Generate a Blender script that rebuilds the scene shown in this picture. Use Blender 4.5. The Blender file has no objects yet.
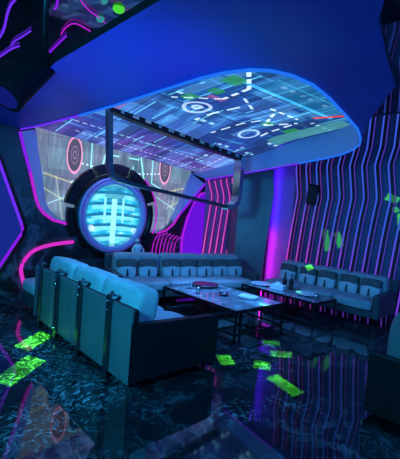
import bpy, bmesh, math, random
from mathutils import Vector, Matrix
random.seed(7)
S = bpy.context.scene
COL = S.collection
PI = math.pi

# ------------------------------------------------------------------ materials
def new_mat(name):
    m = bpy.data.materials.new(name); m.use_nodes = True
    nt = m.node_tree; nt.nodes.clear()
    out = nt.nodes.new('ShaderNodeOutputMaterial')
    return m, nt, out

def principled(name, col, rough=.5, metal=0., spec=.5, bump=0., bscale=60., vary=0., vscale=6., coat=0.):
    m, nt, out = new_mat(name)
    b = nt.nodes.new('ShaderNodeBsdfPrincipled')
    b.inputs['Base Color'].default_value = (*col, 1)
    b.inputs['Roughness'].default_value = rough
    b.inputs['Metallic'].default_value = metal
    b.inputs['Specular IOR Level'].default_value = spec
    b.inputs['Coat Weight'].default_value = coat
    tc = nt.nodes.new('ShaderNodeTexCoord')
    if vary:
        n = nt.nodes.new('ShaderNodeTexNoise'); n.inputs['Scale'].default_value = vscale
        n.inputs['Detail'].default_value = 5
        nt.links.new(tc.outputs['Object'], n.inputs['Vector'])
        r = nt.nodes.new('ShaderNodeValToRGB')
        r.color_ramp.elements[0].position = .3; r.color_ramp.elements[1].position = .7
        r.color_ramp.elements[0].color = (*[max(0, c*(1-vary)) for c in col], 1)
        r.color_ramp.elements[1].color = (*[min(1, c*(1+vary)) for c in col], 1)
        nt.links.new(n.outputs['Fac'], r.inputs['Fac']); nt.links.new(r.outputs['Color'], b.inputs['Base Color'])
    if bump:
        n = nt.nodes.new('ShaderNodeTexNoise'); n.inputs['Scale'].default_value = bscale
        n.inputs['Detail'].default_value = 3
        nt.links.new(tc.outputs['Object'], n.inputs['Vector'])
        bp = nt.nodes.new('ShaderNodeBump'); bp.inputs['Strength'].default_value = bump
        bp.inputs['Distance'].default_value = .01
        nt.links.new(n.outputs['Fac'], bp.inputs['Height']); nt.links.new(bp.outputs['Normal'], b.inputs['Normal'])
    nt.links.new(b.outputs['BSDF'], out.inputs['Surface'])
    return m

def emit(name, col, strength):
    m, nt, out = new_mat(name)
    e = nt.nodes.new('ShaderNodeEmission')
    e.inputs['Color'].default_value = (*col, 1); e.inputs['Strength'].default_value = strength
    nt.links.new(e.outputs['Emission'], out.inputs['Surface'])
    return m

class NT:
    """small expression helper for shader maths"""
    def __init__(s, nt): s.nt = nt
    def val(s, a, sock):
        if isinstance(a, (int, float)): sock.default_value = a
        else: s.nt.links.new(a, sock)
    def m(s, op, a, b=None, c=None):
        n = s.nt.nodes.new('ShaderNodeMath'); n.operation = op
        s.val(a, n.inputs[0])
        if b is not None: s.val(b, n.inputs[1])
        if c is not None: s.val(c, n.inputs[2])
        return n.outputs[0]
    def add(s, a, b): return s.m('ADD', a, b)
    def sub(s, a, b): return s.m('SUBTRACT', a, b)
    def mul(s, a, b): return s.m('MULTIPLY', a, b)
    def lt(s, a, b): return s.m('LESS_THAN', a, b)
    def gt(s, a, b): return s.m('GREATER_THAN', a, b)
    def abs(s, a): return s.m('ABSOLUTE', a)
    def frac(s, a): return s.m('FRACT', a)
    def floor(s, a): return s.m('FLOOR', a)
    def mx(s, a, b): return s.m('MAXIMUM', a, b)
    def mn(s, a, b): return s.m('MINIMUM', a, b)
    def comb(s, x, y, z=0.):
        n = s.nt.nodes.new('ShaderNodeCombineXYZ')
        s.val(x, n.inputs[0]); s.val(y, n.inputs[1]); s.val(z, n.inputs[2]); return n.outputs[0]
    def noise(s, v, scale, detail=2, dist=0.):
        n = s.nt.nodes.new('ShaderNodeTexNoise'); n.inputs['Scale'].default_value = scale
        n.inputs['Detail'].default_value = detail; n.inputs['Distortion'].default_value = dist
        s.nt.links.new(v, n.inputs['Vector']); return n.outputs['Fac']
    def rnd(s, v):
        n = s.nt.nodes.new('ShaderNodeTexWhiteNoise'); n.noise_dimensions = '2D'
        s.nt.links.new(v, n.inputs['Vector']); return n.outputs['Value']
    def ramp(s, f, stops):
        n = s.nt.nodes.new('ShaderNodeValToRGB'); cr = n.color_ramp
        while len(cr.elements) < len(stops): cr.elements.new(.5)
        for e, (p, c) in zip(cr.elements, stops): e.position = p; e.color = (*c, 1)
        s.val(f, n.inputs['Fac']); return n.outputs['Color']
    def mix(s, f, a, b):
        n = s.nt.nodes.new('ShaderNodeMix'); n.data_type = 'RGBA'
        s.val(f, n.inputs[0])
        for q, k in ((a, 6), (b, 7)):
            if isinstance(q, tuple): n.inputs[k].default_value = (*q, 1)
            else: s.nt.links.new(q, n.inputs[k])
        return n.outputs[2]
    def addc(s, base, f, col):
        n = s.nt.nodes.new('ShaderNodeMix'); n.data_type = 'RGBA'; n.blend_type = 'ADD'
        s.val(f, n.inputs[0]); s.nt.links.new(base, n.inputs[6]); n.inputs[7].default_value = (*col, 1)
        return n.outputs[2]
    def ring(s, x, y, cx, cy, r, w, ex=1.):
        d = s.m('SQRT', s.add(s.m('POWER', s.mul(s.sub(x, cx), ex), 2.), s.m('POWER', s.sub(y, cy), 2.)))
        return s.lt(s.abs(s.sub(d, r)), w)
    def rect(s, x, y, x0, x1, y0, y1):
        return s.mul(s.lt(s.abs(s.sub(x, (x0+x1)/2)), (x1-x0)/2), s.lt(s.abs(s.sub(y, (y0+y1)/2)), (y1-y0)/2))
    def seg(s, x, y, a, b, w):
        """thin line from a to b"""
        L = math.hypot(b[0]-a[0], b[1]-a[1]); dx, dy = (b[0]-a[0])/L, (b[1]-a[1])/L
        u = s.add(s.mul(s.sub(x, a[0]), dx), s.mul(s.sub(y, a[1]), dy))
        v = s.sub(s.mul(s.sub(y, a[1]), dx), s.mul(s.sub(x, a[0]), dy))
        return s.mul(s.lt(s.abs(s.sub(u, L/2)), L/2), s.lt(s.abs(v), w)), u

def obj_xyz(nt):
    tc = nt.nodes.new('ShaderNodeTexCoord'); sp = nt.nodes.new('ShaderNodeSeparateXYZ')
    nt.links.new(tc.outputs['Object'], sp.inputs[0])
    return tc.outputs['Object'], sp.outputs[0], sp.outputs[1], sp.outputs[2]

def emission_out(nt, out, col, strength):
    e = nt.nodes.new('ShaderNodeEmission'); nt.links.new(col, e.inputs['Color'])
    e.inputs['Strength'].default_value = strength
    nt.links.new(e.outputs[0], out.inputs['Surface'])

def ceiling_screen_mat():
    m, nt, out = new_mat('ceiling_screen_picture'); k = NT(nt)
    P, x, y, z = obj_xyz(nt)
    big = k.noise(P, .9, 3)
    st = k.noise(k.comb(k.mul(x, 5.5), k.mul(y, .9), 1.), 1.6, 5)       # streaks running towards the far wall
    sx_ = k.noise(k.comb(k.mul(x, .8), k.mul(y, 5.), 6.), 1.5, 5)
    base = k.ramp(k.add(k.mul(y, .135), k.mul(k.sub(big, .5), .55)),
                  [(.24, (.012, .17, .40)), (.44, (.016, .10, .42)), (.66, (.03, .08, .48)), (.84, (.16, .09, .50))])
    base = k.mix(k.mul(k.gt(st, .57), .55), base, (.02, .045, .17))
    base = k.addc(base, k.mul(k.gt(st, .60), .0), (0, 0, 0))
    base = k.addc(base, k.ramp(st, [(.30, (.9, .9, .9)), (.42, (0, 0, 0))]), (.05, .26, .42))
    base = k.addc(base, k.ramp(sx_, [(.58, (0, 0, 0)), (.66, (1, 1, 1))]), (.03, .20, .34))
    # plates
    for (sx, sy, seed, thr, col) in ((2.2, 1.0, 3., .62, (.02, .07, .16)), (5., 1.6, 9., .80, (.04, .15, .28))):
        cell = k.comb(k.add(k.floor(k.mul(x, sx)), seed), k.floor(k.mul(y, sy)))
        r = k.rnd(cell)
        base = k.addc(base, k.gt(r, thr), col)
        base = k.mix(k.mul(k.lt(r, .16), .40), base, (.015, .035, .14))
    gx = k.lt(k.frac(k.mul(x, 2.2)), .05); gy = k.lt(k.frac(k.mul(y, 1.0)), .025)
    base = k.mix(k.mul(k.mx(gx, gy), .6), base, (.015, .03, .12))
    # fine cyan runs and short white lamps
    col_ = k.lt(k.abs(k.sub(k.frac(k.mul(x, 3.7)), .5)), .05)
    on2 = k.gt(k.noise(k.comb(k.floor(k.mul(x, 3.7)), k.mul(y, 1.1), 8.), 1.4, 2), .56)
    base = k.addc(base, k.mul(col_, on2), (.10, .50, .70))
    row = k.lt(k.abs(k.sub(k.frac(k.mul(y, 2.0)), .5)), .06)
    on = k.gt(k.noise(k.comb(k.mul(x, 1.6), k.floor(k.mul(y, 2.0)), 4.), 1.1, 2), .60)
    base = k.addc(base, k.mul(k.mul(row, k.lt(k.frac(k.mul(x, 6.)), .5)), on), (.35, .65, .80))
    # azure machine panel at the near right corner
    pan = k.rect(x, y, 3.3, 4.75, 2.30, 2.95)
    base = k.mix(k.mul(pan, .7), base, (.012, .17, .40))
    grid = k.mx(k.lt(k.frac(k.mul(x, 2.2)), .08), k.lt(k.frac(k.mul(y, 3.4)), .10))
    base = k.addc(base, k.mul(k.mul(pan, grid), .5), (.04, .30, .52))
    base = k.addc(base, k.rect(x, y, 3.1, 4.9, 2.93, 2.99), (.03, .38, .65))
    base = k.mix(k.mul(k.rect(x, y, 3.8, 5.3, 1.7, 2.36), .7), base, (.02, .42, .60))
    for (x0, x1, y0, y1) in ((2.90, 3.14, 2.90, 3.12), (2.95, 3.12, 3.66, 3.86), (3.02, 3.2, 3.3, 3.46), (4.9, 5.12, 3.56, 3.8), (4.4, 4.56, 3.64, 3.82)):
        base = k.mix(k.mul(k.rect(x, y, x0, x1, y0, y1), .8), base, (.03, .34, .10))
    base = k.mix(k.mul(k.rect(x, y, 5.05, 5.4, 2.9, 4.2), .8), base, (.08, .36, .40))
    for (x0, x1, y0, y1) in ((3.15, 3.4, 3.5, 3.60), (2.45, 2.6, 4.4, 4.7), (2.2, 2.3, 3.7, 4.4)):
        base = k.mix(k.mul(k.rect(x, y, x0, x1, y0, y1), .6), base, (.45, .12, .40))
    # rings, red slash and runs of white lamps
    base = k.addc(base, k.ring(x, y, 3.34, 3.97, .175, .025), (.5, .65, .8))
    base = k.addc(base, k.ring(x, y, 3.34, 3.97, .05, .03), (.5, .65, .8))
    base = k.addc(base, k.ring(x, y, 4.61, 4.19, .15, .022), (.45, .65, .8))
    sg, u = k.seg(x, y, (4.95, 2.72), (4.70, 3.12), .03); base = k.mix(sg, base, (1., .06, .08))
    for a, b, w, dens, c in (((2.55, 3.75), (2.55, 2.9), .03, 3.2, (.8, 1., 1.)), ((2.55, 2.9), (2.95, 2.75), .03, 3.2, (.8, 1., 1.)), ((2.95, 2.75), (3.3, 3.05), .04, 4, (.8, 1., 1.)), ((3.3, 3.05), (3.35, 3.5), .04, 4, (.85, 1., 1.)), ((3.35, 3.5), (2.9, 3.95), .03, 4, (.7, .95, 1.)),
                       ((3.5, 3.3), (3.9, 3.5), .03, 3, (.7, .9, 1.)), ((3.7, 3.55), (3.6, 4.3), .035, 2.2, (.75, .95, 1.)),
                       ((4.0, 3.3), (4.6, 3.3), .03, 4, (.85, 1., 1.)), ((4.2, 3.4), (4.5, 3.8), .04, 3.5, (.85, 1., 1.)), ((4.5, 3.8), (4.75, 3.4), .04, 3.5, (.75, 1., 1.)), ((4.3, 3.7), (4.1, 4.5), .03, 3, (.7, .95, 1.)), ((4.75, 3.5), (4.85, 4.2), .035, 3, (.8, 1., .95)),
                       ((2.2, 4.6), (3.0, 4.9), .02, 5, (.4, .75, .9)), ((2.2, 5.4), (4.9, 5.5), .02, 6, (.35, .65, .8)),
                       ((2.5, 5.75), (5.0, 5.85), .018, 7, (.5, .6, .8)), ((4.95, 4.6), (5.15, 5.9), .02, 6, (.5, .5, .8))):
        sg, u = k.seg(x, y, a, b, w*.62)
        base = k.addc(base, k.mul(sg, k.lt(k.frac(k.mul(u, dens*1.35)), .62)), tuple(.95*q for q in c))
    emission_out(nt, out, base, .9)
    return m

def wall_screen_mat():
    m, nt, out = new_mat('wall_screen_picture'); k = NT(nt)
    P, x, y, z = obj_xyz(nt)
    cx = 3.62
    ax = k.abs(k.sub(x, cx))                       # the picture mirrors about the round window
    big = k.noise(P, 1.6, 3)
    base = k.ramp(big, [(.3, (.09, .19, .30)), (.5, (.17, .24, .40)), (.7, (.27, .26, .46))])
    pan = k.floor(k.mul(ax, 3.)); rr = k.rnd(k.comb(pan, k.floor(k.mul(z, 3.))))
    base = k.mix(k.mul(k.lt(rr, .3), .3), base, (.10, .16, .27))
    base = k.addc(base, k.mul(k.gt(rr, .75), .4), (.05, .12, .12))
    fl = k.noise(k.comb(k.mul(ax, 7.), 0., k.mul(z, 1.2)), 2., 4)
    base = k.addc(base, k.ramp(fl, [(.5, (0, 0, 0)), (.68, (1, 1, 1))]), (.07, .13, .16))
    base = k.mix(k.ramp(fl, [(.30, (.6, .6, .6)), (.42, (0, 0, 0))]), base, (.09, .12, .24))
    gx = k.lt(k.frac(k.mul(ax, 3.)), .05); gz = k.lt(k.frac(k.mul(z, 1.6)), .03)
    base = k.mix(k.mul(k.mx(gx, gz), .4), base, (.08, .11, .20))
    # round pink hatches on both sides
    base = k.mix(k.m('LESS_THAN', k.m('SQRT', k.add(k.m('POWER', k.mul(k.sub(ax, .91), 2.3), 2.), k.m('POWER', k.sub(z, 2.26), 2.))), .26), base, (.10, .10, .19))
    base = k.addc(base, k.ring(ax, z, .91, 2.26, .285, .022, 2.3), (.95, .16, .36))
    base = k.addc(base, k.ring(ax, z, .91, 2.26, .14, .012, 2.3), (.25, .10, .22))
    base = k.addc(base, k.ring(ax, z, .91, 2.26, .06, .012, 2.3), (.30, .16, .30))
    # cyan light lines nearer the middle, warm pipes low down
    for a, b, w, c in (((.62, 2.5), (.62, 1.95), .012, (.2, .8, .8)), ((.62, 1.95), (.95, 1.82), .012, (.2, .8, .8)), ((.35, 2.4), (.50, 1.75), .014, (.25, .9, .9)),
                       ((.10, 2.35), (.32, 2.35), .014, (.2, .8, .9)), ((.10, 2.1), (.34, 2.1), .012, (.2, .8, .9)), ((.2, 2.22), (.2, 1.9), .012, (.2, .8, .9)),
                       ((.8, 1.78), (1.4, 1.92), .016, (.30, .26, .05)), ((1.0, 1.5), (1.45, 1.72), .014, (.22, .24, .06)), ((1.05, 1.2), (1.2, 1.9), .012, (.20, .24, .12)),
                       ((.75, 1.7), (1.3, 1.45), .012, (.16, .40, .40))):
        sg, u = k.seg(ax, z, a, b, w); base = k.addc(base, sg, c)
    dots = k.mul(k.lt(k.frac(k.mul(ax, 12.)), .4), k.lt(k.abs(k.sub(z, k.add(2.05, k.mul(ax, .12)))), .014))
    base = k.addc(base, k.mul(dots, k.lt(ax, .8)), (.6, .9, .9))
    emission_out(nt, out, base, .95)
    return m

def porthole_mat():
    m, nt, out = new_mat('porthole_picture'); k = NT(nt)
    P, x, y, z = obj_xyz(nt)                       # local: centre of the window at the origin
    ax = k.abs(x)
    n = k.noise(k.comb(k.mul(x, 2.), 0., k.mul(z, 7.)), 2.2, 3)
    base = k.ramp(n, [(.28, (.01, .13, .34)), (.42, (.02, .42, .78)), (.56, (.06, .72, 1.)), (.72, (.40, .95, 1.))])
    bars = k.lt(k.frac(k.add(k.mul(z, 5.6), k.mul(k.mul(ax, ax), .9))), .26)
    base = k.mix(k.mul(bars, .85), base, (.008, .12, .32))
    bl = k.gt(k.frac(k.add(k.mul(z, 5.6), k.mul(k.mul(ax, ax), .9))), .62)
    base = k.mix(k.mul(k.mul(bl, k.lt(ax, .40)), .6), base, (.30, .95, 1.))
    base = k.mix(k.mul(k.rect(x, z, -.18, .18, .22, .5), .6), base, (.02, .22, .42))
    spine = k.lt(ax, .05); base = k.mix(k.mul(spine, k.lt(z, .28)), base, (.35, .92, 1.))
    sp2 = k.mul(k.lt(k.abs(k.sub(ax, .17)), .022), k.gt(z, -.12)); base = k.mix(k.mul(sp2, k.lt(z, .3)), base, (.28, .85, .95))
    base = k.addc(base, k.mul(k.ring(x, z, -.40, -.22, .035, .02), 1.), (.5, .4, .55))
    base = k.addc(base, k.mul(k.ring(x, z, .42, -.26, .035, .02), 1.), (.5, .4, .55))
    rad = k.m('SQRT', k.add(k.mul(x, x), k.mul(z, z)))
    base = k.mix(k.mul(k.gt(rad, .47), .45), base, (.02, .22, .45))
    emission_out(nt, out, base, 1.15)
    return m

def marble_mat(name, dark, mid, light, rough, scale, ior=1.6, speckle=0.):
    m, nt, out = new_mat(name); k = NT(nt)
    P, x, y, z = obj_xyz(nt)
    b = nt.nodes.new('ShaderNodeBsdfPrincipled')
    warp = nt.nodes.new('ShaderNodeTexNoise'); warp.inputs['Scale'].default_value = scale*.45; warp.inputs['Detail'].default_value = 4
    nt.links.new(P, warp.inputs['Vector'])
    vm = nt.nodes.new('ShaderNodeVectorMath'); vm.operation = 'MULTIPLY_ADD'
    nt.links.new(warp.outputs['Color'], vm.inputs[0]); vm.inputs[1].default_value = (1.5, 1.5, 1.5); nt.links.new(P, vm.inputs[2])
    n = k.noise(vm.outputs[0], scale, 7, 1.2)
    cl = k.noise(vm.outputs[0], scale*.5, 4)
    vein = k.lt(k.abs(k.sub(n, .5)), .012)
    soft = k.ramp(k.abs(k.sub(n, .5)), [(0., light), (.05, mid), (.16, dark)])
    base = k.mix(k.ramp(cl, [(.42, (0, 0, 0)), (.62, (1, 1, 1))]), (dark[0], dark[1], dark[2]), soft)
    if speckle:      # crushed light grains in drifts, as in breccia marble
        g = k.noise(vm.outputs[0], 16., 6, .6); d_ = k.noise(P, .8, 3)
        d_ = k.add(d_, k.m('MULTIPLY', k.sub(1.5, x), .12))
        f_ = k.mul(k.ramp(g, [(.54, (0, 0, 0)), (.64, (1, 1, 1))]), k.ramp(d_, [(.47, (0, 0, 0)), (.62, (1, 1, 1))]))
        base = k.addc(base, k.mul(f_, speckle), (.8, .85, .9))
    nt.links.new(base, b.inputs['Base Color'])
    b.inputs['Roughness'].default_value = rough
    b.inputs['IOR'].default_value = ior
    nt.links.new(b.outputs[0], out.inputs['Surface'])
    return m

def weave_mat(name, col, rough=.85):
    return principled(name, col, rough, bump=.25, bscale=220, vary=.12, vscale=9)

M = {}
M['floor'] = marble_mat('dark_polished_marble_floor', (.010, .012, .015), (.028, .033, .040), (.12, .135, .15), .045, 4., ior=1.88, speckle=.55)
M['wall_marble'] = marble_mat('dark_marble_wall', (.006, .007, .010), (.02, .024, .034), (.10, .12, .18), .38, 1.8)
M['black_gloss'] = principled('black_mirror_ceiling', (.17, .17, .22), .06, metal=.9)
M['soffit'] = principled('satin_blue_soffit', (.010, .085, .60), .45, vary=.04, vscale=2.)
M['bevel'] = principled('pale_satin_frame', (.38, .42, .70), .35, vary=.05, vscale=3)
M['dark_wall'] = principled('dark_wall_panel', (.035, .038, .05), .35, vary=.25, vscale=3)
M['stripe_wall'] = principled('blue_grey_wall_panel', (.10, .12, .24), .38, vary=.12, vscale=4)
M['violet_board'] = principled('violet_grey_board', (.34, .22, .55), .45, vary=.08)
M['fin'] = principled('dark_fin', (.03, .03, .045), .4)
M['pillar'] = principled('brushed_grey_pillar', (.19, .21, .24), .40, metal=.3, vary=.06, vscale=5)
M['fabric'] = weave_mat('pale_grey_upholstery', (.42, .45, .47))
M['fabric_blue'] = weave_mat('light_upholstery', (.60, .64, .67))
M['leather'] = principled('grey_leather_back', (.17, .20, .21), .42, bump=.12, bscale=90, vary=.10, vscale=5)
M['black_leather'] = principled('black_leather', (.009, .009, .012), .5, spec=.3, bump=.1, bscale=90)
M['dark_leather'] = principled('charcoal_leather', (.07, .075, .085), .45, bump=.1, bscale=90)
M['taupe'] = weave_mat('taupe_cushion_flap', (.14, .12, .12))
M['strap'] = principled('dark_cushion_strap', (.04, .04, .05), .6)
M['black_metal'] = principled('black_metal', (.02, .02, .024), .35, metal=.6)
M['steel'] = principled('polished_steel', (.55, .57, .60), .16, metal=1.)
M['gun'] = principled('gunmetal_strap', (.16, .18, .20), .3, metal=.9)
M['plastic'] = principled('black_plastic', (.004, .004, .005), .55, spec=.2)
M['mesh_grille'] = principled('speaker_grille', (.02, .02, .022), .7, bump=.5, bscale=300)
M['table_top'] = marble_mat('glossy_stone_table_top', (.16, .18, .21), (.38, .41, .45), (.65, .70, .74), .05, 4.2, ior=2.1)
M['white_china'] = principled('white_china', (.75, .76, .80), .2)
M['glass_dark'] = principled('dark_bottle_glass', (.015, .02, .02), .08, coat=.4)
M['paper'] = principled('white_paper', (.75, .77, .8), .8)
M['ceil_pic'] = ceiling_screen_mat()
M['wall_pic'] = wall_screen_mat()
M['port_pic'] = porthole_mat()
M['led_blue'] = emit('led_blue', (.015, .17, .9), 1.)
M['led_violet'] = emit('led_violet', (.17, .03, 1.), 1.0)
M['led_purple'] = emit('led_purple', (.25, .012, .85), 1.)
M['led_magenta'] = emit('led_magenta', (.50, .015, .68), 1.0)
M['led_pink'] = emit('led_pink', (.70, .03, .60), 1.)
M['edge_far'] = emit('dim_magenta_edge', (.16, .01, .25), 1.)
M['edge_glow'] = emit('dim_violet_edge', (.06, .025, .30), 1.)
M['violet_panel'] = emit('violet_lit_surface', (.14, .006, .72), 1.)
M['blue_panel'] = emit('deep_blue_light_panel', (.009, .022, .26), 1.)
M['lens'] = emit('blue_lamp_lens', (.005, .01, .16), 1.)
M['teal_pix'] = emit('teal_dot', (.05, .45, .5), .6)
M['green_pix'] = emit('green_dot', (.08, .8, .05), .9)

# ------------------------------------------------------------------ mesh helpers
def finish(name, bm, mat, parent=None, smooth=False, loc=None, rot=None):
    me = bpy.data.meshes.new(name); bm.normal_update(); bm.to_mesh(me); bm.free()
    o = bpy.data.objects.new(name, me); COL.objects.link(o)
    for mm in (mat if isinstance(mat, list) else [mat]): me.materials.append(mm)
    if smooth:
        for p in me.polygons: p.use_smooth = True
    if loc: o.location = loc
    if rot: o.rotation_euler = rot
    if parent: o.parent = parent
    return o

def BM(): return bmesh.new()

def box(bm, c, s, r=0., seg=2, rot=None, mi=0):
    v = bmesh.ops.create_cube(bm, size=1.)['verts']
    mat = Matrix.Translation(Vector(c)) @ (rot if rot else Matrix.Identity(4)) @ Matrix.Diagonal((*s, 1))
    bmesh.ops.transform(bm, matrix=mat, verts=v)
    fs = {f for q in v for f in q.link_faces}
    for f in fs: f.material_index = mi
    if r:
        es = list({e for q in v for e in q.link_edges})
        bmesh.ops.bevel(bm, geom=es, offset=r, segments=seg, profile=.5, affect='EDGES')

def cyl(bm, a, b, r1, r2=None, n=16, mi=0):
    a, b = Vector(a), Vector(b); r2 = r1 if r2 is None else r2
    d = b - a
    res = bmesh.ops.create_cone(bm, cap_ends=True, segments=n, radius1=r1, radius2=r2, depth=d.length)
    m = Matrix.Translation((a+b)/2) @ d.to_track_quat('Z', 'Y').to_matrix().to_4x4()
    bmesh.ops.transform(bm, matrix=m, verts=res['verts'])
    for f in {f for q in res['verts'] for f in q.link_faces}: f.material_index = mi

def tube(bm, pts, r, n=8, closed=False, mi=0):
    pts = [Vector(p) for p in pts]; N = len(pts); rings = []
    for i, p in enumerate(pts):
        a = pts[i-1] if (i > 0 or closed) else p
        b = pts[(i+1) % N] if (i < N-1 or closed) else p
        t = (b - a).normalized()
        up = Vector((0, 0, 1)) if abs(t.z) < .9 else Vector((1, 0, 0))
        u = t.cross(up).normalized(); w = t.cross(u).normalized()
        rings.append([bm.verts.new(p + u*r*math.cos(2*PI*k/n) + w*r*math.sin(2*PI*k/n)) for k in range(n)])
    for i in range(N if closed else N-1):
        A, B = rings[i], rings[(i+1) % N]
        for k in range(n):
            f = bm.faces.new((A[k], A[(k+1) % n], B[(k+1) % n], B[k])); f.material_index = mi
    if not closed:
        bm.faces.new(rings[0]); bm.faces.new(rings[-1][::-1])

def ribbon(bm, pts, wdir, w, ndir, t, closed=False, mi=0):
    """rectangular bar along pts: width w along wdir, thickness t along ndir"""
    wd, nd = Vector(wdir).normalized()*w/2, Vector(ndir).normalized()*t
    R = []
    for p in pts:
        p = Vector(p); R.append([bm.verts.new(q) for q in (p-wd, p+wd, p+wd+nd, p-wd+nd)])
    N = len(R)
    for i in range(N if closed else N-1):
        A, B = R[i], R[(i+1) % N]
        for k in range(4):
            f = bm.faces.new((A[k], A[(k+1) % 4], B[(k+1) % 4], B[k])); f.material_index = mi
    if not closed:
        bm.faces.new(R[0]); bm.faces.new(R[-1][::-1])
    bmesh.ops.recalc_face_normals(bm, faces=bm.faces)

def cushion(bm, c, s, n=5., puff=.12, cuts=9, rot=None, axis=2):
    """soft superellipsoid block; puffed along the given axis"""
    res = bmesh.ops.create_grid(bm, x_segments=1, y_segments=1, size=.1)
    bmesh.ops.delete(bm, geom=res['verts'], context='VERTS')
    v0 = set(bm.verts)
    bmesh.ops.create_cube(bm, size=2.)
    nv = [v for v in bm.verts if v not in v0]
    es = list({e for v in nv for e in v.link_edges})
    bmesh.ops.subdivide_edges(bm, edges=es, cuts=cuts, use_grid_fill=True)
    nv = [v for v in bm.verts if v not in v0]
    M4 = Matrix.Translation(Vector(c)) @ (rot if rot else Matrix.Identity(4))
    for v in nv:
        x, y, z = v.co
        l = (abs(x)**n + abs(y)**n + abs(z)**n)**(1/n)
        p = Vector((x/l, y/l, z/l))
        o = [i for i in range(3) if i != axis]
        p[axis] *= 1 + puff*(1-p[o[0]]**2)*(1-p[o[1]]**2) - puff*.5
        v.co = M4 @ Vector((p.x*s[0]/2, p.y*s[1]/2, p.z*s[2]/2))

def lathe(bm, prof, n=28, c=(0, 0, 0), mi=0):
    R = []
    for (r, z) in prof:
        R.append([bm.verts.new((c[0]+r*math.cos(2*PI*k/n), c[1]+r*math.sin(2*PI*k/n), c[2]+z)) for k in range(n)] if r > 1e-6 else [bm.verts.new((c[0], c[1], c[2]+z))])
    for A, B in zip(R, R[1:]):
        for k in range(n):
            a = A if len(A) == 1 else [A[k], A[(k+1) % n]]
            b = B if len(B) == 1 else [B[(k+1) % n], B[k]]
            if len(a)+len(b) >= 3:
                f = bm.faces.new(a+b); f.material_index = mi
    bmesh.ops.recalc_face_normals(bm, faces=bm.faces)

def prism(bm, poly, d, mi=0):
    """extrude a planar polygon (list of 3D points) by vector d"""
    d = Vector(d); A = [bm.verts.new(p) for p in poly]; B = [bm.verts.new(Vector(p)+d) for p in poly]
    fs = [bm.faces.new(A), bm.faces.new(B[::-1])]
    n = len(poly)
    for i in range(n): fs.append(bm.faces.new((A[i], B[i], B[(i+1) % n], A[(i+1) % n])))
    for f in fs: f.material_index = mi
    bmesh.ops.recalc_face_normals(bm, faces=bm.faces)

def fill_ring(bm, loops, normal):
    es = []
    for L in loops:
        vs = [bm.verts.new(p) for p in L]
        for a, b in zip(vs, vs[1:]+vs[:1]): es.append(bm.edges.new((a, b)))
    bmesh.ops.triangle_fill(bm, use_beauty=True, use_dissolve=False, edges=es, normal=normal)

def arc_pts(c, r, a0, a1, n): return [(c[0]+r*math.cos(a0+(a1-a0)*i/n), c[1]+r*math.sin(a0+(a1-a0)*i/n)) for i in range(n+1)]

def smooth_closed(P, it=2, keep=()):
    for _ in range(it):
        Q = []
        for i, p in enumerate(P):
            b = P[(i+1) % len(P)]
            Q.append(tuple(.75*u+.25*w for u, w in zip(p, b))); Q.append(tuple(.25*u+.75*w for u, w in zip(p, b)))
        P = Q
    return P
def smooth_open(P, it=2):
    for _ in range(it):
        Q = [P[0]]
        for a, b in zip(P, P[1:]):
            Q.append(tuple(.75*u+.25*w for u, w in zip(a, b))); Q.append(tuple(.25*u+.75*w for u, w in zip(a, b)))
        Q.append(P[-1]); P = Q
    return P

def tag(o, label, cat, group=None):
    o['label'] = label; o['category'] = cat
    if group: o['group'] = group
    return o
def thing(name, label, cat, loc=(0, 0, 0), rz=0., group=None):
    o = bpy.data.objects.new(name, None); COL.objects.link(o); o.empty_display_size = .1
    o.location = loc; o.rotation_euler = (0, 0, rz)
    return tag(o, label, cat, group)
def struct(name, bm, mat, smooth=False):
    o = finish(name, bm, mat, smooth=smooth); o['kind'] = 'structure'; return o
def dup(root, loc=None, rot=None, label=None):
    r = root.copy(); COL.objects.link(r)
    if loc is not None: r.location = loc
    if rot is not None: r.rotation_euler = rot
    if label: r['label'] = label
    for ch in list(root.children):
        c = ch.copy(); COL.objects.link(c); c.parent = r
        for g in list(ch.children):
            d = g.copy(); COL.objects.link(d); d.parent = c
    return r
ORD = ['first', 'second', 'third', 'fourth', 'fifth', 'sixth', 'seventh', 'eighth', 'ninth', 'tenth', 'eleventh', 'twelfth',
       'thirteenth', 'fourteenth', 'fifteenth', 'sixteenth', 'seventeenth', 'eighteenth', 'nineteenth']

# ------------------------------------------------------------------ room shell
XL, XR, YF, YN, HC = -1.6, 6.80, 6.0, -2.2, 3.4
b = BM(); box(b, ((XL+XR)/2, (YF+YN)/2, -.05), (XR-XL+.6, YF-YN+1.2, .1)); struct('floor', b, M['floor'])
b = BM(); box(b, ((XL+XR)/2, (YF+YN)/2, HC+.05), (XR-XL+.6, YF-YN+1.2, .1)); struct('ceiling', b, M['black_gloss'])
b = BM(); box(b, (XL-.05, (YF+YN)/2, HC/2), (.1, YF-YN+.4, HC)); struct('wall_left', b, M['dark_wall'])
b = BM(); box(b, ((XL+XR)/2, YN-.05, HC/2), (XR-XL+.4, .1, HC)); struct('wall_near', b, M['dark_wall'])
b = BM(); box(b, (XR+.05, (YF+YN)/2, HC/2), (.1, YF-YN+.4, HC)); struct('wall_right', b, M['stripe_wall'])

def sz(X, Y): return 2.6-(.03+.0274*(X-1.8))*max(0., Y-2.5)
def off(Y): return .38 if Y < 4 else .38-.14*(Y-4)

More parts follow.
